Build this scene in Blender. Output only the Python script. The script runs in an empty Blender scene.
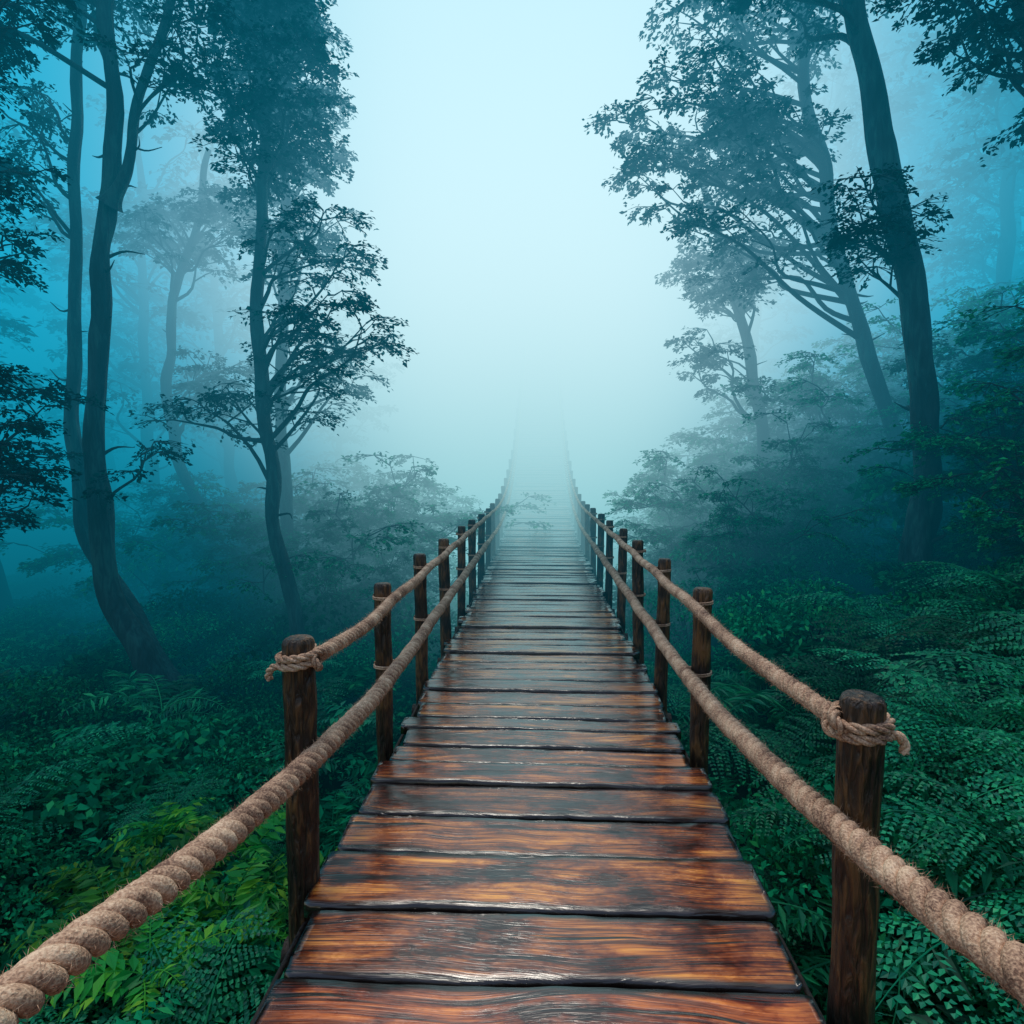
import bpy, math, random
import numpy as np
from mathutils import Vector, noise
rng=np.random.default_rng(7); random.seed(7)
S=bpy.context.scene
COL=S.collection

# ---------------------------------------------------------------- helpers
def mk_obj(name,me,mat=None,parent=None,loc=None):
    o=bpy.data.objects.new(name,me); COL.objects.link(o)
    if mat and me is not None and len(me.materials)==0: me.materials.append(mat)
    if parent: o.parent=parent
    if loc is not None: o.location=loc
    return o
def empty(name,loc=(0,0,0)):
    o=bpy.data.objects.new(name,None); COL.objects.link(o); o.location=loc; o.empty_display_size=.2
    return o
def mesh_quads(name,V,F,smooth=True):
    V=np.asarray(V,dtype=np.float32).reshape(-1,3); F=np.asarray(F,dtype=np.int32).reshape(-1,4)
    me=bpy.data.meshes.new(name)
    me.vertices.add(len(V)); me.vertices.foreach_set('co',V.ravel())
    me.loops.add(F.size); me.loops.foreach_set('vertex_index',F.ravel())
    me.polygons.add(len(F)); me.polygons.foreach_set('loop_start',np.arange(0,F.size,4,dtype=np.int32))
    me.polygons.foreach_set('use_smooth',np.full(len(F),smooth))
    me.update(calc_edges=True); me.validate()
    return me
class Geo:
    def __init__(s): s.V=[];s.F=[];s.n=0;s.M=[]
    def add(s,V,F,m=0):
        V=np.asarray(V,float).reshape(-1,3); F=np.asarray(F,int).reshape(-1,4)
        s.V.append(V); s.F.append(F+s.n); s.n+=len(V); s.M.append(np.full(len(F),m,dtype=np.int32))
    def mesh(s,name,mats,smooth=True):
        V=np.concatenate(s.V);F=np.concatenate(s.F)
        me=mesh_quads(name,V,F,smooth)
        for m in mats: me.materials.append(m)
        mm=np.concatenate(s.M)
        if len(me.polygons)==len(mm): me.polygons.foreach_set('material_index',mm)
        return me
def norm(a): return a/(np.linalg.norm(a,axis=-1,keepdims=True)+1e-9)
def frames(P,up=(0.13,0.07,1)):
    P=np.asarray(P,float); T=norm(np.gradient(P,axis=0))
    N=np.zeros_like(P); u=np.array(up,float)
    n=np.cross(T[0],u)
    if np.linalg.norm(n)<.2: n=np.cross(T[0],[1,0.1,0])
    n/=np.linalg.norm(n)
    for i in range(len(P)):
        n=n-T[i]*np.dot(n,T[i]); n/=np.linalg.norm(n)+1e-9; N[i]=n
    return T,N,np.cross(T,N)
def tube(P,R,seg=8,cap=True,rough=0.0,freq=3.0):
    P=np.asarray(P,float); n=len(P); R=np.broadcast_to(np.asarray(R,float),(n,))
    T,N,B=frames(P)
    a=np.linspace(0,2*np.pi,seg,endpoint=False)
    rad=np.repeat(R[:,None],seg,1)
    if rough>0:
        ph=rng.uniform(0,50)
        for i in range(n):
            for j in range(seg):
                rad[i,j]*=1+rough*noise.noise(Vector((math.cos(a[j])*1.6+ph,math.sin(a[j])*1.6,P[i,2]*freq+P[i,0]*freq+P[i,1]*freq*.4)))
    V=P[:,None,:]+rad[:,:,None]*(np.cos(a)[None,:,None]*N[:,None,:]+np.sin(a)[None,:,None]*B[:,None,:])
    i=np.arange(n-1)[:,None]; j=np.arange(seg)[None,:]; k=(j+1)%seg
    F=np.stack([i*seg+j,i*seg+k,(i+1)*seg+k,(i+1)*seg+j],-1).reshape(-1,4)
    V=V.reshape(-1,3)
    return V,F
def catmull(pts,n):
    pts=np.asarray(pts,float); p=np.vstack([2*pts[0]-pts[1],pts,2*pts[-1]-pts[-2]])
    out=[]
    m=len(pts)-1
    for t in np.linspace(0,m-1e-6,n):
        i=int(t); f=t-i; a,b,c,d=p[i],p[i+1],p[i+2],p[i+3]
        out.append(.5*((2*b)+(-a+c)*f+(2*a-5*b+4*c-d)*f*f+(-a+3*b-3*c+d)*f**3))
    return np.array(out)
def leaf_quads(C,D,Nn,L,W):
    D=norm(D); Sd=norm(np.cross(D,Nn)); Nn=np.cross(Sd,D)
    L=L[:,None];W=W[:,None]
    b=C; l=C+D*L*.45+Sd*W*.5+Nn*W*.12; r=C+D*L*.45-Sd*W*.5+Nn*W*.12; t=C+D*L-Nn*L*.12
    V=np.stack([b,r,t,l],1).reshape(-1,3)
    F=np.arange(len(V)).reshape(-1,4)
    return V,F

# ---------------------------------------------------------------- materials
def newmat(name):
    m=bpy.data.materials.new(name); m.use_nodes=True
    nt=m.node_tree; nt.nodes.clear()
    return m,nt,nt.nodes,nt.links
def N_(ns,t,**k):
    n=ns.new(t)
    for a,b in k.items(): setattr(n,a,b)
    return n
def ramp(ns,stops):
    r=ns.new('ShaderNodeValToRGB'); e=r.color_ramp.elements
    while len(e)>1: e.remove(e[-1])
    e[0].position=stops[0][0]; e[0].color=(*stops[0][1],1)
    for p,c in stops[1:]:
        x=e.new(p); x.color=(*c,1)
    return r
def leafmat(name,stops,rough=.45,trans=.35,gloss=False,lo=.55,hi=1.5):
    m,nt,ns,L=newmat(name)
    g=N_(ns,'ShaderNodeNewGeometry'); r=ramp(ns,stops); L.new(g.outputs['Random Per Island'],r.inputs[0])
    oi=N_(ns,'ShaderNodeObjectInfo')
    mr=N_(ns,'ShaderNodeMapRange'); mr.inputs[3].default_value=lo; mr.inputs[4].default_value=hi
    L.new(oi.outputs['Random'],mr.inputs[0])
    mx=N_(ns,'ShaderNodeVectorMath',operation='SCALE'); L.new(r.outputs[0],mx.inputs[0]); L.new(mr.outputs[0],mx.inputs['Scale'])
    if gloss:
        p=N_(ns,'ShaderNodeBsdfPrincipled'); p.inputs['Roughness'].default_value=rough; L.new(mx.outputs[0],p.inputs['Base Color']); p.inputs['Specular IOR Level'].default_value=.3
    else:
        p=N_(ns,'ShaderNodeBsdfDiffuse'); L.new(mx.outputs[0],p.inputs[0])
    t=N_(ns,'ShaderNodeBsdfTranslucent'); L.new(mx.outputs[0],t.inputs[0])
    ms=N_(ns,'ShaderNodeMixShader'); ms.inputs[0].default_value=trans
    L.new(p.outputs[0],ms.inputs[1]); L.new(t.outputs[0],ms.inputs[2])
    o=N_(ns,'ShaderNodeOutputMaterial'); L.new(ms.outputs[0],o.inputs[0])
    return m
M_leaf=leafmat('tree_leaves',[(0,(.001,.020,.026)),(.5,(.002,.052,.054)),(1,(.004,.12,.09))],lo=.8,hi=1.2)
M_under=leafmat('undergrowth_leaves',[(0,(.002,.08,.045)),(.5,(.005,.23,.11)),(.9,(.014,.38,.16)),(1,(.05,.54,.17))],lo=.35,hi=1.5)
M_fern=leafmat('fern_leaves',[(0,(.003,.16,.10)),(.6,(.007,.34,.17)),(1,(.03,.55,.22))],gloss=True,lo=.35,hi=1.35)
M_bright=leafmat('bright_leaves',[(0,(.006,.24,.06)),(.5,(.03,.42,.07)),(.8,(.13,.60,.06)),(1,(.32,.66,.05))],trans=.45,gloss=True,lo=.4,hi=1.1)

def barkmat(name,c1,c2,c3,rough=.85,sc=1.0,bump=.6):
    m,nt,ns,L=newmat(name)
    g=N_(ns,'ShaderNodeNewGeometry'); mp=N_(ns,'ShaderNodeMapping'); mp.inputs['Scale'].default_value=(sc*9,sc*9,sc*1.6)
    L.new(g.outputs['Position'],mp.inputs[0])
    n1=N_(ns,'ShaderNodeTexNoise'); n1.inputs['Scale'].default_value=2.2; n1.inputs['Detail'].default_value=5; n1.inputs['Distortion'].default_value=.6
    L.new(mp.outputs[0],n1.inputs[0])
    n2=N_(ns,'ShaderNodeTexNoise'); n2.inputs['Scale'].default_value=1.7*sc; n2.inputs['Detail'].default_value=2; L.new(g.outputs['Position'],n2.inputs[0])
    ad=N_(ns,'ShaderNodeMath',operation='ADD'); L.new(n1.outputs[0],ad.inputs[0]); L.new(n2.outputs[0],ad.inputs[1])
    ml=N_(ns,'ShaderNodeMath',operation='MULTIPLY'); L.new(ad.outputs[0],ml.inputs[0]); ml.inputs[1].default_value=.5
    r=ramp(ns,[(.38,c1),(.5,c2),(.61,c3)]); L.new(ml.outputs[0],r.inputs[0])
    p=N_(ns,'ShaderNodeBsdfPrincipled'); p.inputs['Roughness'].default_value=rough; L.new(r.outputs[0],p.inputs['Base Color'])
    b=N_(ns,'ShaderNodeBump'); b.inputs['Strength'].default_value=bump; b.inputs['Distance'].default_value=.03; L.new(n1.outputs[0],b.inputs['Height']); L.new(b.outputs[0],p.inputs['Normal'])
    o=N_(ns,'ShaderNodeOutputMaterial'); L.new(p.outputs[0],o.inputs[0])
    return m
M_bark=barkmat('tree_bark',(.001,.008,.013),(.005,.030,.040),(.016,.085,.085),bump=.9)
M_post=barkmat('post_wood',(.008,.005,.004),(.045,.022,.012),(.19,.085,.03),rough=.45,sc=3,bump=.9)
M_beam=barkmat('beam_wood',(.012,.008,.006),(.03,.018,.012),(.06,.035,.02),rough=.7,sc=2)

def plankmat():
    m,nt,ns,L=newmat('wet_planks')
    g=N_(ns,'ShaderNodeNewGeometry')
    mu=N_(ns,'ShaderNodeMath',operation='MULTIPLY'); L.new(g.outputs['Random Per Island'],mu.inputs[0]); mu.inputs[1].default_value=37.3
    cx=N_(ns,'ShaderNodeCombineXYZ')
    for i in range(3): L.new(mu.outputs[0],cx.inputs[i])
    va=N_(ns,'ShaderNodeVectorMath',operation='ADD'); L.new(g.outputs['Position'],va.inputs[0]); L.new(cx.outputs[0],va.inputs[1])
    wn=N_(ns,'ShaderNodeTexNoise'); wn.inputs['Scale'].default_value=2.0; wn.inputs['Detail'].default_value=1; L.new(va.outputs[0],wn.inputs[0])
    ws=N_(ns,'ShaderNodeVectorMath',operation='MULTIPLY'); L.new(wn.outputs['Color'],ws.inputs[0]); ws.inputs[1].default_value=(0,.13,0)
    vb=N_(ns,'ShaderNodeVectorMath',operation='ADD'); L.new(va.outputs[0],vb.inputs[0]); L.new(ws.outputs[0],vb.inputs[1])
    def stretched(scale,ns_,det,dist=0.):
        mp=N_(ns,'ShaderNodeMapping'); mp.inputs['Scale'].default_value=scale; L.new(vb.outputs[0],mp.inputs[0])
        n=N_(ns,'ShaderNodeTexNoise'); n.inputs['Scale'].default_value=ns_; n.inputs['Detail'].default_value=det; n.inputs['Distortion'].default_value=dist
        L.new(mp.outputs[0],n.inputs[0]); return n
    grain=stretched((.8,14,4),2.4,5,.25)
    fine=stretched((1.6,75,6),2.5,3)
    crack=stretched((.6,15,2),2.0,2,.2)
    blot=N_(ns,'ShaderNodeTexNoise'); blot.inputs['Scale'].default_value=3.0; blot.inputs['Detail'].default_value=5; blot.inputs['Roughness'].default_value=.68
    bm=N_(ns,'ShaderNodeMapping'); bm.inputs['Scale'].default_value=(.8,1.8,1); L.new(va.outputs[0],bm.inputs[0]); L.new(bm.outputs[0],blot.inputs[0])
    a=N_(ns,'ShaderNodeMath',operation='MULTIPLY_ADD'); L.new(fine.outputs[0],a.inputs[0]); a.inputs[1].default_value=.45
    gsc=N_(ns,'ShaderNodeMath',operation='MULTIPLY'); L.new(grain.outputs[0],gsc.inputs[0]); gsc.inputs[1].default_value=.55; L.new(gsc.outputs[0],a.inputs[2])
    r=ramp(ns,[(.36,(.022,.006,.004)),(.44,(.17,.040,.012)),(.52,(.52,.16,.030)),(.63,(.95,.43,.09))]); L.new(a.outputs[0],r.inputs[0])
    br=ramp(ns,[(.40,(.10,.06,.09)),(.47,(.42,.24,.30)),(.54,(.92,.74,.66)),(.61,(1.25,1.2,.98))]); L.new(blot.outputs[0],br.inputs[0])
    mm=N_(ns,'ShaderNodeMix',data_type='RGBA',blend_type='MULTIPLY'); mm.inputs[0].default_value=1; L.new(r.outputs[0],mm.inputs[6]); L.new(br.outputs[0],mm.inputs[7])
    pr=ramp(ns,[(0,(.55,.42,.48)),(.3,(1,.95,.9)),(.6,(.9,.62,.64)),(.8,(1.1,1.05,.9)),(1,(.68,.50,.55))]); L.new(g.outputs['Random Per Island'],pr.inputs[0])
    m2=N_(ns,'ShaderNodeMix',data_type='RGBA',blend_type='MULTIPLY'); m2.inputs[0].default_value=1; L.new(mm.outputs[2],m2.inputs[6]); L.new(pr.outputs[0],m2.inputs[7])
    at=N_(ns,'ShaderNodeAttribute',attribute_name='edge')
    en=N_(ns,'ShaderNodeMath',operation='MULTIPLY_ADD'); L.new(blot.outputs[0],en.inputs[0]); en.inputs[1].default_value=.9; L.new(at.outputs['Fac'],en.inputs[2])
    er=N_(ns,'ShaderNodeMapRange',interpolation_type='SMOOTHSTEP'); er.inputs[1].default_value=.95; er.inputs[2].default_value=1.4; L.new(en.outputs[0],er.inputs[0])
    m3=N_(ns,'ShaderNodeMix',data_type='RGBA'); L.new(er.outputs[0],m3.inputs[0]); L.new(m2.outputs[2],m3.inputs[6]); m3.inputs[7].default_value=(.018,.010,.008,1)
    cr=N_(ns,'ShaderNodeMapRange'); cr.inputs[1].default_value=.32; cr.inputs[2].default_value=.36; cr.inputs[3].default_value=1; cr.inputs[4].default_value=0; L.new(crack.outputs[0],cr.inputs[0])
    m4=N_(ns,'ShaderNodeMix',data_type='RGBA'); L.new(cr.outputs[0],m4.inputs[0]); L.new(m3.outputs[2],m4.inputs[6]); m4.inputs[7].default_value=(.01,.006,.004,1)
    p=N_(ns,'ShaderNodeBsdfPrincipled'); L.new(m4.outputs[2],p.inputs['Base Color'])
    p.inputs['Coat Weight'].default_value=.9; p.inputs['Coat Roughness'].default_value=.05; p.inputs['Coat IOR'].default_value=1.4
    rr=N_(ns,'ShaderNodeMapRange'); rr.inputs[1].default_value=.40; rr.inputs[2].default_value=.60; rr.inputs[3].default_value=.06; rr.inputs[4].default_value=.36; L.new(blot.outputs[0],rr.inputs[0]); L.new(rr.outputs[0],p.inputs['Roughness'])
    h=N_(ns,'ShaderNodeMath',operation='MULTIPLY_ADD'); L.new(cr.outputs[0],h.inputs[0]); h.inputs[1].default_value=-.8; L.new(a.outputs[0],h.inputs[2])
    b=N_(ns,'ShaderNodeBump'); b.inputs['Strength'].default_value=.45; b.inputs['Distance'].default_value=.012; L.new(h.outputs[0],b.inputs['Height']); L.new(b.outputs[0],p.inputs['Normal'])
    b2=N_(ns,'ShaderNodeBump'); b2.inputs['Strength'].default_value=.20; b2.inputs['Distance'].default_value=.012; L.new(h.outputs[0],b2.inputs['Height']); L.new(b2.outputs[0],p.inputs['Coat Normal'])
    o=N_(ns,'ShaderNodeOutputMaterial'); L.new(p.outputs[0],o.inputs[0])
    return m
M_plank=plankmat()

def ropemat():
    m,nt,ns,L=newmat('hemp_rope')
    g=N_(ns,'ShaderNodeNewGeometry')
    n1=N_(ns,'ShaderNodeTexNoise'); n1.inputs['Scale'].default_value=190; n1.inputs['Detail'].default_value=3; L.new(g.outputs['Position'],n1.inputs[0])
    n2=N_(ns,'ShaderNodeTexNoise'); n2.inputs['Scale'].default_value=11; n2.inputs['Detail'].default_value=4; L.new(g.outputs['Position'],n2.inputs[0])
    ad=N_(ns,'ShaderNodeMath',operation='ADD'); L.new(n1.outputs[0],ad.inputs[0]); L.new(n2.outputs[0],ad.inputs[1])
    hf=N_(ns,'ShaderNodeMath',operation='MULTIPLY'); hf.inputs[1].default_value=.5; L.new(ad.outputs[0],hf.inputs[0])
    r=ramp(ns,[(.37,(.16,.075,.045)),(.5,(.52,.30,.185)),(.63,(.82,.56,.37))]); L.new(hf.outputs[0],r.inputs[0])
    p=N_(ns,'ShaderNodeBsdfPrincipled'); p.inputs['Roughness'].default_value=.75; L.new(r.outputs[0],p.inputs['Base Color'])
    b=N_(ns,'ShaderNodeBump'); b.inputs['Strength'].default_value=.9; b.inputs['Distance'].default_value=.004; L.new(n1.outputs[0],b.inputs['Height']); L.new(b.outputs[0],p.inputs['Normal'])
    o=N_(ns,'ShaderNodeOutputMaterial'); L.new(p.outputs[0],o.inputs[0])
    return m
M_rope=ropemat()
def groundmat():
    m,nt,ns,L=newmat('forest_floor')
    g=N_(ns,'ShaderNodeNewGeometry'); n=N_(ns,'ShaderNodeTexNoise'); n.inputs['Scale'].default_value=2.5; n.inputs['Detail'].default_value=6; L.new(g.outputs['Position'],n.inputs[0])
    r=ramp(ns,[(.35,(.004,.014,.010)),(.5,(.010,.035,.022)),(.65,(.015,.07,.04))]); L.new(n.outputs[0],r.inputs[0])
    p=N_(ns,'ShaderNodeBsdfDiffuse'); L.new(r.outputs[0],p.inputs[0])
    o=N_(ns,'ShaderNodeOutputMaterial'); L.new(p.outputs[0],o.inputs[0]); return m
M_ground=groundmat()

# ---------------------------------------------------------------- terrain
def sm(t): t=min(max(t,0),1); return t*t*(3-2*t)
def ground(x,y):
    base=-1.75
    if x>1.2: base+=min(.46*(x-1.2)+.12*max(x-4.6,0),8)
    if x<-1.2: base-= .03*(-x-1.2)
    gul=math.exp(-(x/1.3)**2)*.7
    n=noise.noise(Vector((x*.25,y*.25,3)))*.45+noise.noise(Vector((x*.8,y*.8,9)))*.15
    far=sm((y-24)/14)*7
    return base-gul+n+far
xs=np.concatenate([np.linspace(-110,-20,18,endpoint=False),np.linspace(-20,20,110,endpoint=False),np.linspace(20,110,19)])
ys=np.concatenate([np.linspace(-60,-4,14,endpoint=False),np.linspace(-4,40,110,endpoint=False),np.linspace(40,160,20)])
V=np.array([(x,y,ground(x,y)) for y in ys for x in xs]); nx=len(xs)
i=np.arange(len(ys)-1)[:,None]; j=np.arange(nx-1)[None,:]
F=np.stack([i*nx+j,i*nx+j+1,(i+1)*nx+j+1,(i+1)*nx+j],-1)
mk_obj('ground',mesh_quads('ground',V,F),M_ground)

# ---------------------------------------------------------------- bridge
bridge=empty('wooden_footbridge')
def dz(y):
    if y<11: return 0.0
    if y<24: return .018*(y-11)**2
    return .018*169+.468*(y-24)
G=Geo(); EDGE=[]
bounds=[-1.1,-.82,-.56,-.28,0.,.28,.56,.84,1.13,1.42,1.713,2.007,2.327,2.60,2.862,3.08,3.27,3.50,3.67,3.89,4.14,4.34,4.60,4.78,5.02]
seq=[.24,.19,.25,.17,.23,.21,.26,.18,.20,.28]
q=0
while bounds[-1]<33: bounds.append(bounds[-1]+seq[q%10]*random.uniform(.88,1.12)); q+=1
for idx in range(len(bounds)-1):
    gap=random.uniform(.009,.019)
    y=bounds[idx]+gap/2; w=bounds[idx+1]-bounds[idx]-gap
    hw=.79+random.uniform(-.03,.03); off=random.uniform(-.015,.015)
    th=.05; near=y<8
    nxp=64 if y<5 else (32 if near else 12)
    rot=random.uniform(-.012,.012); zo=random.uniform(-.009,.009); tilt=random.uniform(-.03,.03)
    prof=[]; tops=9 if near else 5; r=.008
    prof+= [(0,-th,1.),(0,-th*.5,1.),(0,-r,1.)]
    for k in range(tops+1):
        f=k/tops; ff=r/w+(1-2*r/w)*f
        prof.append((ff,0,abs(2*f-1)**3))
    prof+=[(1,-r,1.),(1,-th*.5,1.),(1,-th,1.)]
    m=len(prof); vs=[]; ph=random.uniform(0,100)
    for a in range(nxp+1):
        u=a/nxp; X=-hw+2*hw*u
        e0=noise.noise(Vector((X*2.2,ph,0)))*.012+noise.noise(Vector((X*11,ph,5)))*.006
        e1=noise.noise(Vector((X*2.2,ph+9,0)))*.012+noise.noise(Vector((X*11,ph+9,5)))*.006
        if abs(X)>hw-.02:
            s=(abs(X)-(hw-.02))/.02; e0+=.006*s; e1-=.006*s
        for (f,z,e) in prof:
            yy=(w+e1-e0)*f+e0
            zz=z+noise.noise(Vector((X*3,yy*14+ph,2)))*.0045+noise.noise(Vector((X*1.1,ph,7)))*.006+tilt*(f-.5)*w
            if (f<.0001 or f>.9999) : yy+=noise.noise(Vector((X*8,z*40,ph)))*.004
            xe=X+ (noise.noise(Vector((yy*18,ph,X)))*.012 if a in(0,nxp) else 0)
            vs.append((xe+off,y+yy+rot*X,zz+zo+dz(y+yy)))
            EDGE.append(max(e,max(0,(abs(X)-hw+.06)/.06)**2))
    vs=np.array(vs); ii=np.arange(nxp)[:,None]; jj=np.arange(m)[None,:]; kk=(jj+1)%m
    F=np.stack([ii*m+jj,(ii+1)*m+jj,(ii+1)*m+kk,ii*m+kk],-1).reshape(-1,4)
    caps=[]
    for base in (0,nxp*m):
        l=0;h=m-1
        while h-l>=3:
            qd=[base+l,base+l+1,base+h-1,base+h]
            caps.append(qd if base==0 else qd[::-1]); l+=1;h-=1
    G.add(vs,np.vstack([F,np.array(caps)]))
me=G.mesh('deck_planks',[M_plank])
at=me.attributes.new('edge','FLOAT','POINT'); at.data.foreach_set('value',np.array(EDGE,dtype=np.float32))
mk_obj('deck_planks',me,parent=bridge)

def boxbeam(G,P,hw,hh):
    P=np.asarray(P,float); n=len(P); vs=[]
    for p in P:
        for sx,sz in((-1,-1),(1,-1),(1,1),(-1,1)): vs.append(p+np.array([sx*hw,0,sz*hh]))
    ii=np.arange(n-1)[:,None]; jj=np.arange(4)[None,:]; kk=(jj+1)%4
    F=np.stack([ii*4+jj,ii*4+kk,(ii+1)*4+kk,(ii+1)*4+jj],-1).reshape(-1,4)
    F=np.vstack([F,[[3,2,1,0]],[[(n-1)*4+q for q in range(4)]]])
    G.add(vs,F)
G=Geo()
yy=np.linspace(-1.2,33,90)
for sx in (-.58,0,.58):
    boxbeam(G,[(sx,t,dz(t)-.14) for t in yy],.05,.07)
left=[-.6,2.13,3.33,4.42,5.55,6.7,7.8]; right=[-.5,1.65,3.28,4.33,5.35,6.5,7.65]
while left[-1]<32: left.append(left[-1]+1.15+random.uniform(-.05,.05))
while right[-1]<32: right.append(right[-1]+1.15+random.uniform(-.05,.05))
me=G.mesh('stringers',[M_beam],False); mk_obj('stringers',me,parent=bridge)
G=Geo()
for l,r_ in zip(left,right):
    for a,b in [(l,-1),(r_,1)]:
        V,F=tube([(b*.93,a,dz(a)-.27),(0,a,dz(a)-.27)],.05,10); G.add(V,F)
me=G.mesh('crossbeams',[M_beam]); mk_obj('crossbeams',me,parent=bridge)
PX=.858
G=Geo()
for side,lst in ((-1,left),(1,right)):
    for k,a in enumerate(lst):
        R=.054 if k<=1 else .046*random.uniform(.92,1.08)
        H=(.905 if k<=1 else random.uniform(.86,.9)); z0=dz(a)
        lx=random.uniform(-.02,.02); ly=random.uniform(-.02,.02)
        zz=list(np.linspace(-.62,H-.02,26))+[H-.008,H-.001,H,H+.001]
        rr=[R*1.03]*26+[R*.95,R*.82,R*.45,.002]
        P=[(side*PX+lx*z,a+ly*z,z0+z) for z in zz]
        V,F=tube(P,rr,20,rough=.15,freq=5)
        G.add(V,F)
me=G.mesh('posts',[M_post]); mk_obj('posts',me,parent=bridge)

def rope(G,P,R,pitch=.14,seg=8,step=.008,ph=0):
    P=np.asarray(P,float); d=np.r_[0,np.cumsum(np.linalg.norm(np.diff(P,axis=0),axis=1))]
    n=max(int(d[-1]/step),4); s=np.linspace(0,d[-1],n)
    Q=np.stack([np.interp(s,d,P[:,c]) for c in range(3)],1)
    T,N,B=frames(Q)
    for k in range(3):
        a=2*np.pi*s/pitch+k*2*np.pi/3+ph
        wob=1+.06*np.sin(s*23+k)+.05*np.sin(s*51+k*2)
        Ck=Q+(.54*R*wob)[:,None]*(np.cos(a)[:,None]*N+np.sin(a)[:,None]*B)
        V,F=tube(Ck,.48*R*(1+.05*np.sin(s*37+k*3)),seg); G.add(V,F)
    return Q,T,N,B
def fuzz(Q,T,N,B,R,count,out):
    n=len(Q); i=rng.integers(0,n-1,count); a=rng.uniform(0,2*np.pi,count)
    rad=np.cos(a)[:,None]*N[i]+np.sin(a)[:,None]*B[i]
    tan=np.cross(T[i],rad)
    C=Q[i]+rad*R*.90
    D=norm(rad*rng.uniform(.2,1,(count,1))+T[i]*rng.normal(0,.9,(count,1))+tan*rng.normal(0,.6,(count,1)))
    L=rng.uniform(.006,.026,count); W=np.full(count,.0008)
    V,F=leaf_quads(C,D,norm(rng.normal(size=(count,3))),L,W); out.add(V,F)
def wrap(G,c,R,r,turns,z,start=0.):
    cx,cy=c; t=np.linspace(0,turns*2*np.pi,int(turns*60))
    P=[(cx+(R+r*.8)*math.cos(q+start),cy+(R+r*.8)*math.sin(q+start),z+ (q/(2*math.pi)-turns/2)*r*1.9) for q in t]
    rope(G,P,r,pitch=.10,seg=7,step=.005)
GU=Geo();GF=Geo();GK=Geo()
for side,lst in ((-1,left),(1,right)):
    xi=PX-.084
    pre=[(side*xi,-.75,.98),(side*xi,-.1,.89),(side*xi,.4,.80),(side*xi,.95,.70),(side*xi,1.25,.635),(side*xi,1.65,.565),(side*xi,2.12,.505),(side*xi,2.7,.445)]
    for q in range(2,len(lst)-1):
        pre.append((side*xi,lst[q],dz(lst[q])+.425))
        mid=(lst[q]+lst[q+1])/2
        pre.append((side*(xi-.003),mid,(dz(lst[q])+dz(lst[q+1]))/2+.425-.008))
    P=catmull(pre,1600)
    near=P[P[:,1]<9]; far=P[P[:,1]>=8.99]
    f=rope(GU,near,.0385,pitch=.15,seg=10,step=.008); nn=f[0][:,1]<3.2
    fuzz(f[0][nn],f[1][nn],f[2][nn],f[3][nn],.0385,9500,GF)
    V,F=tube(far,.032,8); GU.add(V,F)
    up=[(side*(PX-.056),lst[1]-.01,.835)]
    for q in range(1,len(lst)-1):
        z=dz(lst[q])+.805
        if q>1: up.append((side*(PX-.068),lst[q],z))
        mid=(lst[q]+lst[q+1])/2; up.append((side*(PX-.07),mid,(dz(lst[q])+dz(lst[q+1]))/2+.805-.010))
    P=catmull(up,1600); near=P[P[:,1]<9]; far=P[P[:,1]>=8.99]
    f=rope(GU,near,.028,pitch=.11,seg=9,step=.008); nn=f[0][:,1]<4
    fuzz(f[0][nn],f[1][nn],f[2][nn],f[3][nn],.028,4500,GF)
    V,F=tube(far,.025,8); GU.add(V,F)
    wrap(GK,(side*PX,lst[1]),.051,.015,2.1,.828,start=0.3 if side<0 else 2.6)
    c=np.array([side*(PX-.072),lst[1]+.0,.828])
    t=np.linspace(0,2*np.pi*1.15,50)
    P=np.stack([c[0]+.010*np.sin(t*2),c[1]+.030*np.cos(t),c[2]+.028*np.sin(t)],1); rope(GK,P,.015,pitch=.08,seg=7,step=.005)
    tl=[(side*(PX+.045),lst[1]-.045,.82),(side*(PX+.075),lst[1]-.045,.81),(side*(PX+.09),lst[1]-.04,.785),(side*(PX+.088),lst[1]-.04,.765)]
    rope(GK,catmull(tl,30),.013,pitch=.07,seg=7,step=.005)
    for q in range(2,9):
        for zz in (.805,.425):
            t=np.linspace(0,2*np.pi*2.5,90); R_=.06
            P=np.stack([side*(PX-.02)+ (R_+.014)*np.cos(t),lst[q]+R_*np.sin(t),dz(lst[q])+zz+np.linspace(-.012,.012,90)],1)
            V,F=tube(P,.0045,6); GK.add(V,F)
me=GU.mesh('hand_ropes',[M_rope]); mk_obj('hand_ropes',me,parent=bridge)
me=GF.mesh('rope_fibres',[M_rope]); mk_obj('rope_fibres',me,parent=bridge)
me=GK.mesh('rope_knots',[M_rope]); mk_obj('rope_knots',me,parent=bridge)
G=Geo()
for side in(-1,1):
    P=np.array([(side*.835,t,dz(t)-.12) for t in np.linspace(-1,33,200)]); V,F=tube(P,.010,8); G.add(V,F)
me=G.mesh('side_cables',[M_beam]); mk_obj('side_cables',me,parent=bridge)

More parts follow.
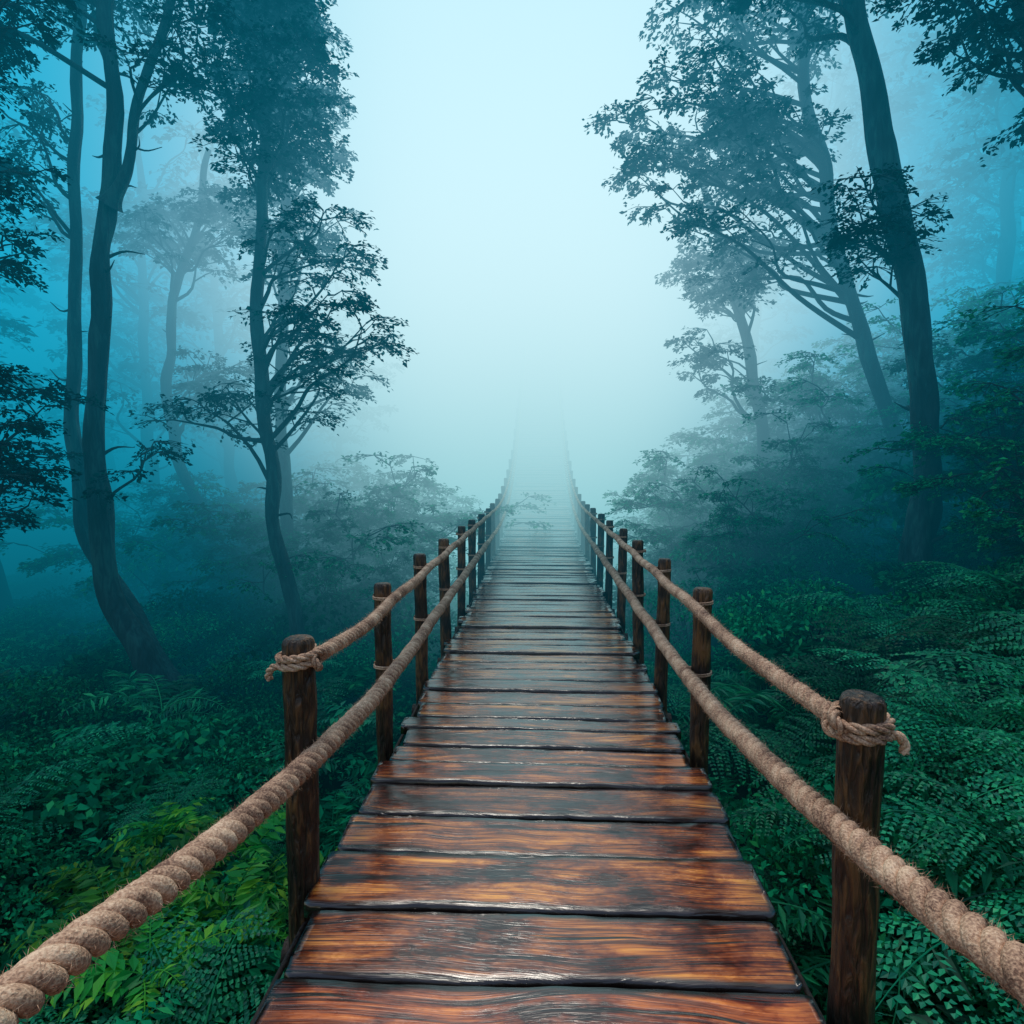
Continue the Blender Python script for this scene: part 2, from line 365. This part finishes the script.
# ---------------------------------------------------------------- trees
def spray(G,c,d,R,n,ls,flat=.16,mi=1):
    nt_=6; base=math.atan2(d[1],d[0])
    ang=base+rng.normal(0,1.0,nt_)
    k=rng.integers(0,nt_,n); r=R*np.sqrt(rng.uniform(.03,1,n))
    a=ang[k]+rng.normal(0,.09,n)
    zt=rng.normal(0,flat*R,nt_)
    C=np.stack([c[0]+r*np.cos(a),c[1]+r*np.sin(a),c[2]+zt[k]*r/R-.25*r*r/R+rng.normal(0,.03,n)],1)
    D=np.stack([np.cos(a),np.sin(a),-.25+rng.normal(0,.25,n)],1)+rng.normal(0,.65,(n,3))*[1,1,.5]
    Nn=norm(rng.normal(0,.5,(n,3))+[0,0,1])
    L=ls*rng.uniform(.6,1.3,n)
    V,F=leaf_quads(C,D,Nn,L,L*.6); G.add(V,F,mi)
    for q in range(nt_):
        e=np.array([c[0]+R*.9*math.cos(ang[q]),c[1]+R*.9*math.sin(ang[q]),c[2]+zt[q]*.9-.2*R])
        V,F=tube([c,(np.array(c)+e)/2+[0,0,.03],e],[.008,.006,.002],3); G.add(V,F,0)
def limb(G,a,b,r0,r1,leaves,ls,R,nsp):
    a=np.array(a,float);b=np.array(b,float); L=np.linalg.norm(b-a)
    mid=(a+b)/2+rng.normal(0,.09*L,3)+[0,0,.05*L]
    m2=(mid+b)/2+rng.normal(0,.05*L,3)
    P=catmull([a,(a+mid)/2+rng.normal(0,.04*L,3),mid,m2,b],max(int(L*8),8))
    V,F=tube(P,np.linspace(r0,r1,len(P)),6,rough=.1); G.add(V,F,0)
    for q in range(nsp):
        t=rng.uniform(.35,1) if q else 1.
        p=P[min(int(t*(len(P)-1)),len(P)-1)]
        d=norm(b-a)+rng.normal(0,.7,3)*[1,1,.3]; d=d/np.linalg.norm(d)
        ln=rng.uniform(.1,.5)*min(L,1.5)*(1.2-t*.6)
        e=p+d*ln
        V,F=tube([p,(p+e)/2+rng.normal(0,.02,3),e],[.014,.011,.007],4); G.add(V,F,0)
        spray(G,e,d,R*rng.uniform(.6,1.3),int(leaves*rng.uniform(.5,1.3)),ls)
def tree(name,trunks,crowns,ls=.07,leaves=85,bare=6,parent=None,cR=.38):
    G=Geo(); paths=[]
    for pts,r0,r1 in trunks:
        n=70; P=catmull(pts,n); P=P+np.array([[noise.noise(Vector((p[2]*.9,r0*50,1)))*.10,noise.noise(Vector((p[2]*.9,r0*50,8)))*.10,0] for p in P])
        R=np.linspace(r0,r1,n); R=R*(1+.9*np.exp(-np.linspace(0,n,n)/4.))
        V,F=tube(P,R,18,rough=.36,freq=1.9); G.add(V,F,0); paths.append((P,R))
        for q in range(bare):
            i_=rng.integers(int(n*.3),int(n*.8)); p=P[i_]; a=rng.uniform(0,6.28); l=rng.uniform(.15,.6)
            e=p+np.array([math.cos(a)*l,math.sin(a)*l*.6,l*rng.uniform(-.1,.6)])
            Pb=catmull([p,(p+e)/2+rng.normal(0,.05,3),e],8); V,F=tube(Pb,np.linspace(R[i_]*.25,.004,8),6); G.add(V,F,0)
    for cr in crowns:
        c,rad,n,ti=cr[:4]; lf=cr[4] if len(cr)>4 else 1.
        P,R=paths[ti]; c=np.array(c);rad=np.array(rad)
        for q in range(n):
            v=rng.normal(size=3); v/=np.linalg.norm(v); e=c+v*rad*rng.uniform(.2,1)**.5
            tz=e[2]-rng.uniform(.2,.9); hz=np.linalg.norm(e[:2]-P[np.argmin(abs(P[:,2]-tz))][:2]); tz-=hz*rng.uniform(.0,.6)
            i_=int(np.clip(np.argmin(abs(P[:,2]-tz)),5,len(P)-1))
            limb(G,P[i_],e,min(R[i_]*.42,.012+.018*np.linalg.norm(e-P[i_])),.007,leaves*lf,ls,cR,5)
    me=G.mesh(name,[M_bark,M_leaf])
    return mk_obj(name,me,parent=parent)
def gz(x,y): return ground(x,y)-.25
tree('forest_tree',[
 ([(-4.9,8,gz(-4.9,8)),(-5.35,8,-1.0),(-5.8,8,-.05),(-5.86,8,1.76),(-5.72,8,3.95),(-5.5,8,5.24),(-5.4,8,7.56),(-5.45,8,10)],.155,.075),
 ([(-5.1,8.15,-1.5),(-5.75,8.4,-.6),(-6.4,8.6,.4),(-6.65,8.6,1.6),(-6.65,8.6,2.6),(-6.5,8.6,3.8),(-6.45,8.6,5.9),(-6.25,8.6,7.7),(-6.1,8.6,10)],.12,.055),
 ([(-5.55,8,4.9),(-5.3,8,5.35),(-5.22,8.1,6.2),(-4.8,8.1,7.3),(-4.4,8.1,8.8)],.075,.04)],
 [((-6.3,8,8.5),(1.9,1.4,1.0),26,0),((-7.0,8.5,6.1),(.6,.7,.8),5,1,.8),((-4.7,8,6.9),(.7,.6,.6),5,2,.7),((-5.0,8,1.6),(.5,.4,.3),1,0)],bare=10)
tree('forest_tree',[([(-7.5,7,gz(-7.5,7)),(-7.6,7,2),(-7.4,7,5),(-7.3,7,9)],.2,.08)],
 [((-6.2,7,1.8),(.5,.6,.9),12,0,.9),((-6.4,7,4.9),(.5,.6,1.2),8,0,.8),((-6.4,7,7),(.9,.6,.9),15,0)])
tree('forest_tree',[([(-5.7,12,gz(-5.7,12)),(-6.0,12,-.9),(-6.85,12,.92),(-7.3,12,2.85),(-7.16,12,4.6),(-6.6,12,6.3),(-6.3,12,7.6)],.14,.05)],
 [((-6.6,12,6.0),(1.3,1,.9),20,0),((-6.4,12,3.3),(.9,.6,.4),8,0)],ls=.085)
tree('forest_tree',[([(-3.45,9,gz(-3.45,9)),(-3.63,9,-.97),(-3.95,9,1.2),(-4.1,9,3.24),(-4.0,9,5.4),(-3.92,9,7.45),(-3.9,9,10)],.12,.055)],
 [((-3.9,9,6.9),(.95,1.0,1.5),40,0,1.1),((-3.9,9,9.0),(1.3,1.2,1.2),26,0,1.1),((-3.2,9,4.7),(.6,.6,.8),7,0,.75),((-2.8,9,3.3),(1.0,.8,.7),9,0,.75),((-4.9,9,2.5),(.6,.5,.3),4,0,.8)],ls=.072)
tree('forest_tree',[([(-4.6,11,gz(-4.6,11)),(-4.6,11,1),(-4.65,11,3),(-4.5,11,6),(-4.4,11,9)],.13,.06)],
 [((-4.2,11,6.0),(.9,1,1.6),16,0),((-4.3,11,8.5),(1.1,1,1),12,0),((-3.6,11,3.0),(.8,.8,.6),5,0,.8)],ls=.08)
# right side
tree('forest_tree',[([(4.5,8,gz(4.5,8)),(4.78,8,.35),(4.84,8,1.5),(4.6,8,3.4),(4.10,8,5.6),(3.62,8,7.56),(3.2,8,9.5)],.18,.115),
  ([(4.45,7.95,gz(4.6,8)),(4.73,7.9,.3),(4.82,7.95,1.2)],.17,.13)],
 [((3.3,8,8.3),(1.8,1.3,.9),30,0),((3.9,8,4.5),(.8,.6,.5),8,0,.7)],bare=6)
tree('forest_tree',[([(6.1,10,gz(6.1,10)),(5.9,10,1.3),(5.05,10,3.27),(4.45,10,5.37),(4.0,10,7.5),(3.9,10,9.5)],.135,.065)],
 [((2.3,10,6.7),(1.5,1,.75),30,0,1.1),((2.9,10,5.2),(.9,.8,.5),8,0,.8),((3.2,10,8.7),(1.5,1,.9),18,0)],ls=.078)
tree('forest_tree',[([(4.6,12,gz(4.6,12)),(4.5,12,.15),(4.16,12,2.47),(3.6,12,4.8),(3.1,12,6.3),(3.0,12,7)],.14,.05)],
 [((3.3,12,5.2),(1.2,1,.7),14,0),((2.9,12,3.9),(.5,.5,.5),4,0)],ls=.085)
tree('forest_tree',[([(6.9,7,gz(6.9,7)),(6.3,7,2),(5.5,7,4.1),(5.2,7,5.45),(4.74,7,6.8),(4.4,7,8.5)],.14,.09)],
 [((4.95,7,6.8),(1.0,.8,.8),26,0),((6.2,7,5.6),(.6,.6,.8),9,0)])
tree('forest_tree',[([(11.5,15,gz(11.5,15)),(11,15,4),(10.6,15,8),(10.4,15,12)],.22,.1)],
 [((10.5,15,7.5),(2.2,1.5,2.2),26,0)],ls=.12,cR=.6)
dist=empty('distant_trees')
protos=[]
for q in range(3):
    h=rng.uniform(10,13); lx=rng.uniform(-1,1)
    o=tree('tree_shape_%d'%q,[([(0,0,-.5),(.1,0,2),(lx*.5,0,h*.5),(lx,0,h)],.2,.06)],[((lx*.8,0,h*.75),(2,2,h*.28),26,0),((lx*.4,0,h*.45),(1.6,1.3,1),6,0)],ls=.15,leaves=45,parent=dist,cR=.55)
    protos.append(o)
sp=[(-9.5,14.5),(-12,17),(-8.5,17),(-6.2,19),(-15,15),(8.0,16),(10,18),(6.4,19),(13.5,17),(-10,20),(9.5,13.5),(14,19),(-11,12),(12.5,13)]
for q,(x,y_) in enumerate(sp):
    o=protos[q%3]
    if q>=3:
        o=mk_obj('tree_shape_%d'%q,protos[q%3].data,parent=dist)
    o.location=(x,y_,ground(x,y_)); o.rotation_euler=(rng.normal(0,.05),rng.normal(0,.06),rng.uniform(0,6.28)); s=rng.uniform(.8,1.15); o.scale=(s,s,s)

# ---------------------------------------------------------------- shrubs and undergrowth
def bush_mesh(name,mat,n,ls,h=.8,lobes=9,wr=.55):
    G=Geo(); per=n//lobes
    for q in range(lobes):
        a=rng.uniform(0,6.28); rr=rng.uniform(.1,.75); c=np.array([rr*math.cos(a),rr*math.sin(a),h*rng.uniform(.25,.8)*(1-.4*rr)])
        R=rng.uniform(.25,.42)
        v=norm(rng.normal(size=(per,3))); v[:,2]=abs(v[:,2])*.9-.15
        C=c+v*np.array([R,R,R*.55])*rng.uniform(.6,1.05,(per,1))
        Nn=norm(v*.7+[0,0,.6]+rng.normal(0,.4,(per,3))); D=norm(v*[1,1,.2]+rng.normal(0,.6,(per,3))-[0,0,.2])
        L=ls*rng.uniform(.6,1.4,per)
        V,F=leaf_quads(C,D,Nn,L,L*wr); G.add(V,F,1)
        V,F=tube([(0,0,0),c*.6,c],[.02,.014,.006],5); G.add(V,F,0)
    return G.mesh(name,[M_bark,mat])
bushes=[bush_mesh('fine_bush',M_under,2700,.055),bush_mesh('broad_bush',M_under,1500,.09),bush_mesh('low_bush',M_under,2000,.065,h=.5),bush_mesh('tiny_leaf_bush',M_under,3400,.045,h=.9,lobes=12)]
def frond(G,base,yaw,L,arch,mi,pin=17,leaflet=True,wmax=.24,hang=.0,lw=.42):
    P=[];p=np.array(base,float); el=arch; yw=yaw; tw=rng.normal(0,.35)
    for k in range(pin+2):
        P.append(p.copy()); st=L/(pin+1); p=p+st*np.array([math.cos(yw)*math.cos(el),math.sin(yw)*math.cos(el),math.sin(el)]); el-= (arch+.55+hang)/(pin+1); yw+=tw/(pin+1)
    P=np.array(P); V,F=tube(P,np.linspace(.006,.0015,len(P)),4); G.add(V,F,mi)
    T,_,_=frames(P)
    up=norm(np.array([rng.normal(0,.2),rng.normal(0,.2),1.]))
    C=[];D=[];Nn=[];LL=[];WW=[]
    for k in range(2,len(P)):
        tt=k/(len(P)-1); w=(wmax*L*(math.sin(math.pi*min(1,.12+.88*tt**.8))**.75)+.01)*rng.uniform(.85,1.08)
        side=norm(np.cross(T[k],up)); n=np.cross(side,T[k])
        for s in(-1,1):
            d=norm(side*s+T[k]*(.4+rng.normal(0,.07))-n*rng.uniform(.0,.3))
            if leaflet:
                m=max(int(w/.026),2)
                r=(np.arange(m)+.5)/m; q=P[k]+d*(r*w)[:,None]-up*(.16*w*r*r)[:,None]
                for s2 in(-1,1):
                    dd=norm(np.cross(n,d)*s2*1.0+d*.6+rng.normal(0,.06,3))
                    C.append(q);D.append(np.repeat(dd[None],m,0)+rng.normal(0,.10,(m,3)));Nn.append(np.repeat(n[None],m,0)+rng.normal(0,.25,(m,3)))
                    l=(L/(pin+1)*.50)*(1-r*.75)+.004; LL.append(l);WW.append(np.full(m,w/m*.85))
            else:
                C.append(P[k][None]);D.append(d[None]+rng.normal(0,.18,(1,3)));Nn.append(n[None]+rng.normal(0,.3,(1,3)));LL.append(np.array([w]));WW.append(np.array([w*lw]))
    V,F=leaf_quads(np.concatenate(C),np.concatenate(D),np.concatenate(Nn),np.concatenate(LL),np.concatenate(WW)); G.add(V,F,mi)
def fern_mesh(name,mat,nf,leaflet=True,L=1.0,pin=14,wmax=.24,lw=.42):
    G=Geo()
    for q in range(nf):
        frond(G,(rng.normal(0,.04),rng.normal(0,.04),0),q*6.283/nf+rng.normal(0,.3),L*rng.uniform(.6,1.15),rng.uniform(.35,1.25),0,pin=pin,leaflet=leaflet,wmax=wmax,lw=lw)
    return G.mesh(name,[mat],False)
ferns=[fern_mesh('fern_a',M_fern,7,pin=13,wmax=.28),fern_mesh('fern_b',M_fern,6,pin=12,wmax=.3),fern_mesh('fern_c',M_fern,8,pin=14,wmax=.26),fern_mesh('fern_d',M_fern,9,False,pin=20,wmax=.2,lw=.17)]
comp=[fern_mesh('leafy_a',M_bright,13,False,L=.6,pin=14,wmax=.24,lw=.34),fern_mesh('leafy_b',M_bright,11,False,L=.65,pin=12,wmax=.24,lw=.38)]
compg=[fern_mesh('leafy_c',M_under,12,False,L=.65,pin=12,wmax=.28,lw=.36),fern_mesh('leafy_d',M_fern,10,False,L=.6,pin=10,wmax=.30,lw=.4)]

under=empty('undergrowth')
def put(par,me,x,y,z,s,tag,yaw=None,tiltx=0,tilty=0):
    o=mk_obj(tag,me,parent=par); o.location=(x,y,z); o.rotation_euler=(tiltx,tilty,rng.uniform(0,6.28) if yaw is None else yaw)
    o.scale=(s*rng.uniform(.9,1.1),s*rng.uniform(.9,1.1),s*rng.uniform(.85,1.15)); return o
cnt=0
for gy in np.arange(.2,17,.72):
    sp_=.72 if gy<11 else 1.1
    lim=3+gy*1.05
    for gx in np.arange(-min(lim,14),min(lim,14),sp_):
        x=gx+rng.uniform(-.33,.33); y_=gy+rng.uniform(-.33,.33)
        if gy>11 and rng.random()<.3: continue
        s=rng.uniform(.7,1.35)
        if abs(x)<1.9: s=min(s,.75)
        z=ground(x,y_)-.1
        if gy>9: s*=1.3
        me=bushes[rng.integers(0,4)]
        put(under,me,x,y_,z,s,'bush_%d'%cnt); cnt+=1
# taller thicket standing along the ravine edge on both sides
for k in range(64):
    y_=rng.uniform(9.3,14.0); sd=rng.choice([-1,1]); x=sd*rng.uniform(2.3,7.5)
    s=rng.uniform(1.1,1.7); h=rng.uniform(.1,1.3)*(y_-7.5)/5
    put(under,bushes[rng.integers(0,4)],x,y_,ground(x,y_)+h*.6,s,'thicket_%d'%k)
fp=empty('fern_patch')
pos=[(2.1,2.4),(2.7,3.0),(3.4,3.6),(2.2,3.6),(3.0,4.4),(3.9,4.6),(2.0,4.8),(1.7,3.0),(3.3,2.7),(4.2,5.4),(2.9,5.6),(1.9,1.8),(2.6,2.1),(4.6,6.2),(3.6,6.4),(2.2,6.2),(1.8,5.6),(4.9,5.1),(2.5,1.6),(5.3,6.6),(1.75,7.2)]
for q,(x,y_) in enumerate(pos):
    put(fp,ferns[q%4],x,y_,ground(x,y_)+.35+.3*rng.random(),rng.uniform(.8,1.3),'fern_%d'%q,tilty=-.12,tiltx=rng.normal(0,.12))
for q,(x,y_,z,s) in enumerate([(2.95,4.2,-.25,1.25),(3.35,3.9,-.1,1.3),(2.6,3.3,-.6,1.15),(3.7,4.9,.1,1.35),(2.3,2.9,-.8,1.1),(3.1,3.3,-.4,1.2),(4.3,5.6,.2,1.2),(2.0,3.7,-.85,.9)]):
    put(fp,ferns[q%3],x,y_,z,s,'tall_fern_%d'%q,tilty=-.1)
for q in range(45):
    y_=rng.uniform(2,11); x=rng.choice([-1,1])*rng.uniform(1.6,1.8+y_*.8)
    put(fp,ferns[q%4],x,y_,ground(x,y_)+rng.uniform(.25,.55),rng.uniform(.6,1.1),'fern_%d'%(q+50))
lp=empty('leafy_plants')
q=0
for (x,y_) in [(-2.0,3.6),(-2.5,4.0),(-3.0,3.9),(-2.3,4.5),(-2.9,4.6),(-2.1,3.1),(-2.6,3.4),(-1.8,4.3),(-2.4,3.7)]:
    put(lp,comp[q%2],x,y_,ground(x,y_)+.5+.3*rng.random(),rng.uniform(.75,1.1),'leafy_plant_%d'%q,tiltx=rng.normal(0,.15)); q+=1
for k in range(140):
    y_=rng.uniform(1.6,9); x=rng.choice([-1,1])*rng.uniform(1.4,1.6+y_*.85)
    put(lp,compg[k%2],x,y_,ground(x,y_)+rng.uniform(.2,.6),rng.uniform(.5,1.0),'leafy_plant_%d'%q); q+=1
sh=[]
for q in range(3):
    G=Geo()
    for st in range(4):
        a=st*1.57+rng.uniform(-.4,.4); e=np.array([math.cos(a)*.7,math.sin(a)*.7,rng.uniform(1.6,2.2)])
        P=catmull([(0,0,-.2),e*[.5,.5,.5],e],12); V,F=tube(P,np.linspace(.05,.02,12),6); G.add(V,F,0)
        for k in range(11):
            b=e+rng.normal(0,1,3)*[.55,.55,.55]; b[2]=max(b[2],.4)
            limb(G,P[rng.integers(5,12)],b,.02,.006,100,.075,.38,4)
    sh.append(G.mesh('shrub',[M_bark,M_under]))
shp=[(-3.3,12.4,1.0),(-4.1,11.8,.95),(-5.2,12.6,1.05),(-3.4,13.8,1.1),(-4.6,13.6,1.2),(-6.6,13.2,1.1),(-2.9,11.0,.6),(-3.4,10.4,.6),(-8,12.5,1.1),(-4.8,11.3,.8),
     (3.3,13,.95),(3.2,12.0,.8),(4.2,11.2,.8),(5.6,11.4,.9),(2.9,11.0,.55),(4.0,13.6,1.1),(7,12.6,1.0),(5.4,13.5,1.1),(8.2,10.8,.9),(6.7,9.4,.8),(7.4,8.0,.8),(3.4,9.8,.6),(3.6,11.4,.7),
     (5.5,6.9,.72),(5.9,7.8,.85),(6.3,6.6,.75),(5.3,5.9,.5),(7.0,7.2,.9)]
for q,(x,y_,s) in enumerate(shp):
    o=mk_obj('shrub',sh[q%3]); o.location=(x,y_,ground(x,y_)); o.rotation_euler=(0,0,rng.uniform(0,6.28)); o.scale=(s*1.15,s*1.15,s)

# ---------------------------------------------------------------- fog
def glowing_fogmat():
    m,nt,ns,L=newmat('glowing_fog')
    g=N_(ns,'ShaderNodeNewGeometry'); s=N_(ns,'ShaderNodeSeparateXYZ'); L.new(g.outputs['Position'],s.inputs[0])
    def mr(src,a,b,c,d,it='SMOOTHSTEP'):
        n=N_(ns,'ShaderNodeMapRange',interpolation_type=it); L.new(src,n.inputs[0])
        for i_,v in enumerate((a,b,c,d)): n.inputs[i_+1].default_value=v
        return n.outputs[0]
    def mth(op,a,b):
        n=N_(ns,'ShaderNodeMath',operation=op)
        for k,v in enumerate((a,b)):
            if isinstance(v,(int,float)): n.inputs[k].default_value=v
            else: L.new(v,n.inputs[k])
        return n.outputs[0]
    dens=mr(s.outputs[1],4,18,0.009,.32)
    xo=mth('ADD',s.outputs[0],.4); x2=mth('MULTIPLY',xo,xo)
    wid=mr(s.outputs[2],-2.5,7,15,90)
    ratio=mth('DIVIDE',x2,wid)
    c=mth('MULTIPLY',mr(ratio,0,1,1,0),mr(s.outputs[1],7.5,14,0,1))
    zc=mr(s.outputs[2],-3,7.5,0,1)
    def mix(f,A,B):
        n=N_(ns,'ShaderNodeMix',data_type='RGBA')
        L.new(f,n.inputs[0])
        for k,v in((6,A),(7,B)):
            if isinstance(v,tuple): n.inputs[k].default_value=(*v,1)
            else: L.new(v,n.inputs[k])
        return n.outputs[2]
    cen=mix(zc,(.27,.74,.78),(1.02,1.24,1.24))  # bright centre glow painted into the volume's colour, stronger with height
    sid=mix(zc,(.001,.085,.120),(.008,.44,.68))  # darker teal painted in towards the sides and low down
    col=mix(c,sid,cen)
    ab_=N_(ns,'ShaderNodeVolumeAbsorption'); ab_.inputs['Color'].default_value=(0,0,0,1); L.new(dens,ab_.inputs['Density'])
    em=N_(ns,'ShaderNodeEmission'); L.new(col,em.inputs[0]); L.new(dens,em.inputs[1])  # volume emits its painted colour in place of scattered sun and sky light
    ad=N_(ns,'ShaderNodeAddShader'); L.new(ab_.outputs[0],ad.inputs[0]); L.new(em.outputs[0],ad.inputs[1])
    o=N_(ns,'ShaderNodeOutputMaterial'); L.new(ad.outputs[0],o.inputs['Volume'])
    m.cycles.volume_step_rate=1.0
    return m
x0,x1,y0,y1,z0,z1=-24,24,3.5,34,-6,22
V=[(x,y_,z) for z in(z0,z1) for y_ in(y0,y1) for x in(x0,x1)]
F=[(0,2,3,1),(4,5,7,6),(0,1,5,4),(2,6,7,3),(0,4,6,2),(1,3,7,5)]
mk_obj('glowing_fog',mesh_quads('glowing_fog',V,F,False),glowing_fogmat())

# ---------------------------------------------------------------- light
EL=70
w=bpy.data.worlds.new('World'); S.world=w; w.use_nodes=True; nt=w.node_tree; nt.nodes.clear()
sky=nt.nodes.new('ShaderNodeTexSky'); sky.sky_type='NISHITA'; sky.sun_disc=False; sky.sun_elevation=math.radians(EL); sky.sun_rotation=math.radians(-10); sky.air_density=1.6; sky.dust_density=2
bg=nt.nodes.new('ShaderNodeBackground'); bg.inputs[1].default_value=.15; out=nt.nodes.new('ShaderNodeOutputWorld')
nt.links.new(sky.outputs[0],bg.inputs[0]); nt.links.new(bg.outputs[0],out.inputs[0])
sun=bpy.data.lights.new('sun','SUN'); sun.energy=2.9; sun.angle=math.radians(14); sun.color=(1,.93,.82)
so=bpy.data.objects.new('sun',sun); COL.objects.link(so); so.rotation_euler=(math.radians(-(90-EL)),0,math.radians(10))
# ---------------------------------------------------------------- camera
cam=bpy.data.cameras.new('camera'); co=bpy.data.objects.new('camera',cam); COL.objects.link(co)
cam.sensor_width=36; cam.lens=21.8; cam.clip_end=500; cam.clip_start=.02
co.location=(0,0,1.5); co.rotation_euler=(math.radians(90-3.87),0,math.radians(2.58))
S.camera=co
S.view_settings.view_transform='Standard'; S.view_settings.look='None'; S.view_settings.exposure=0
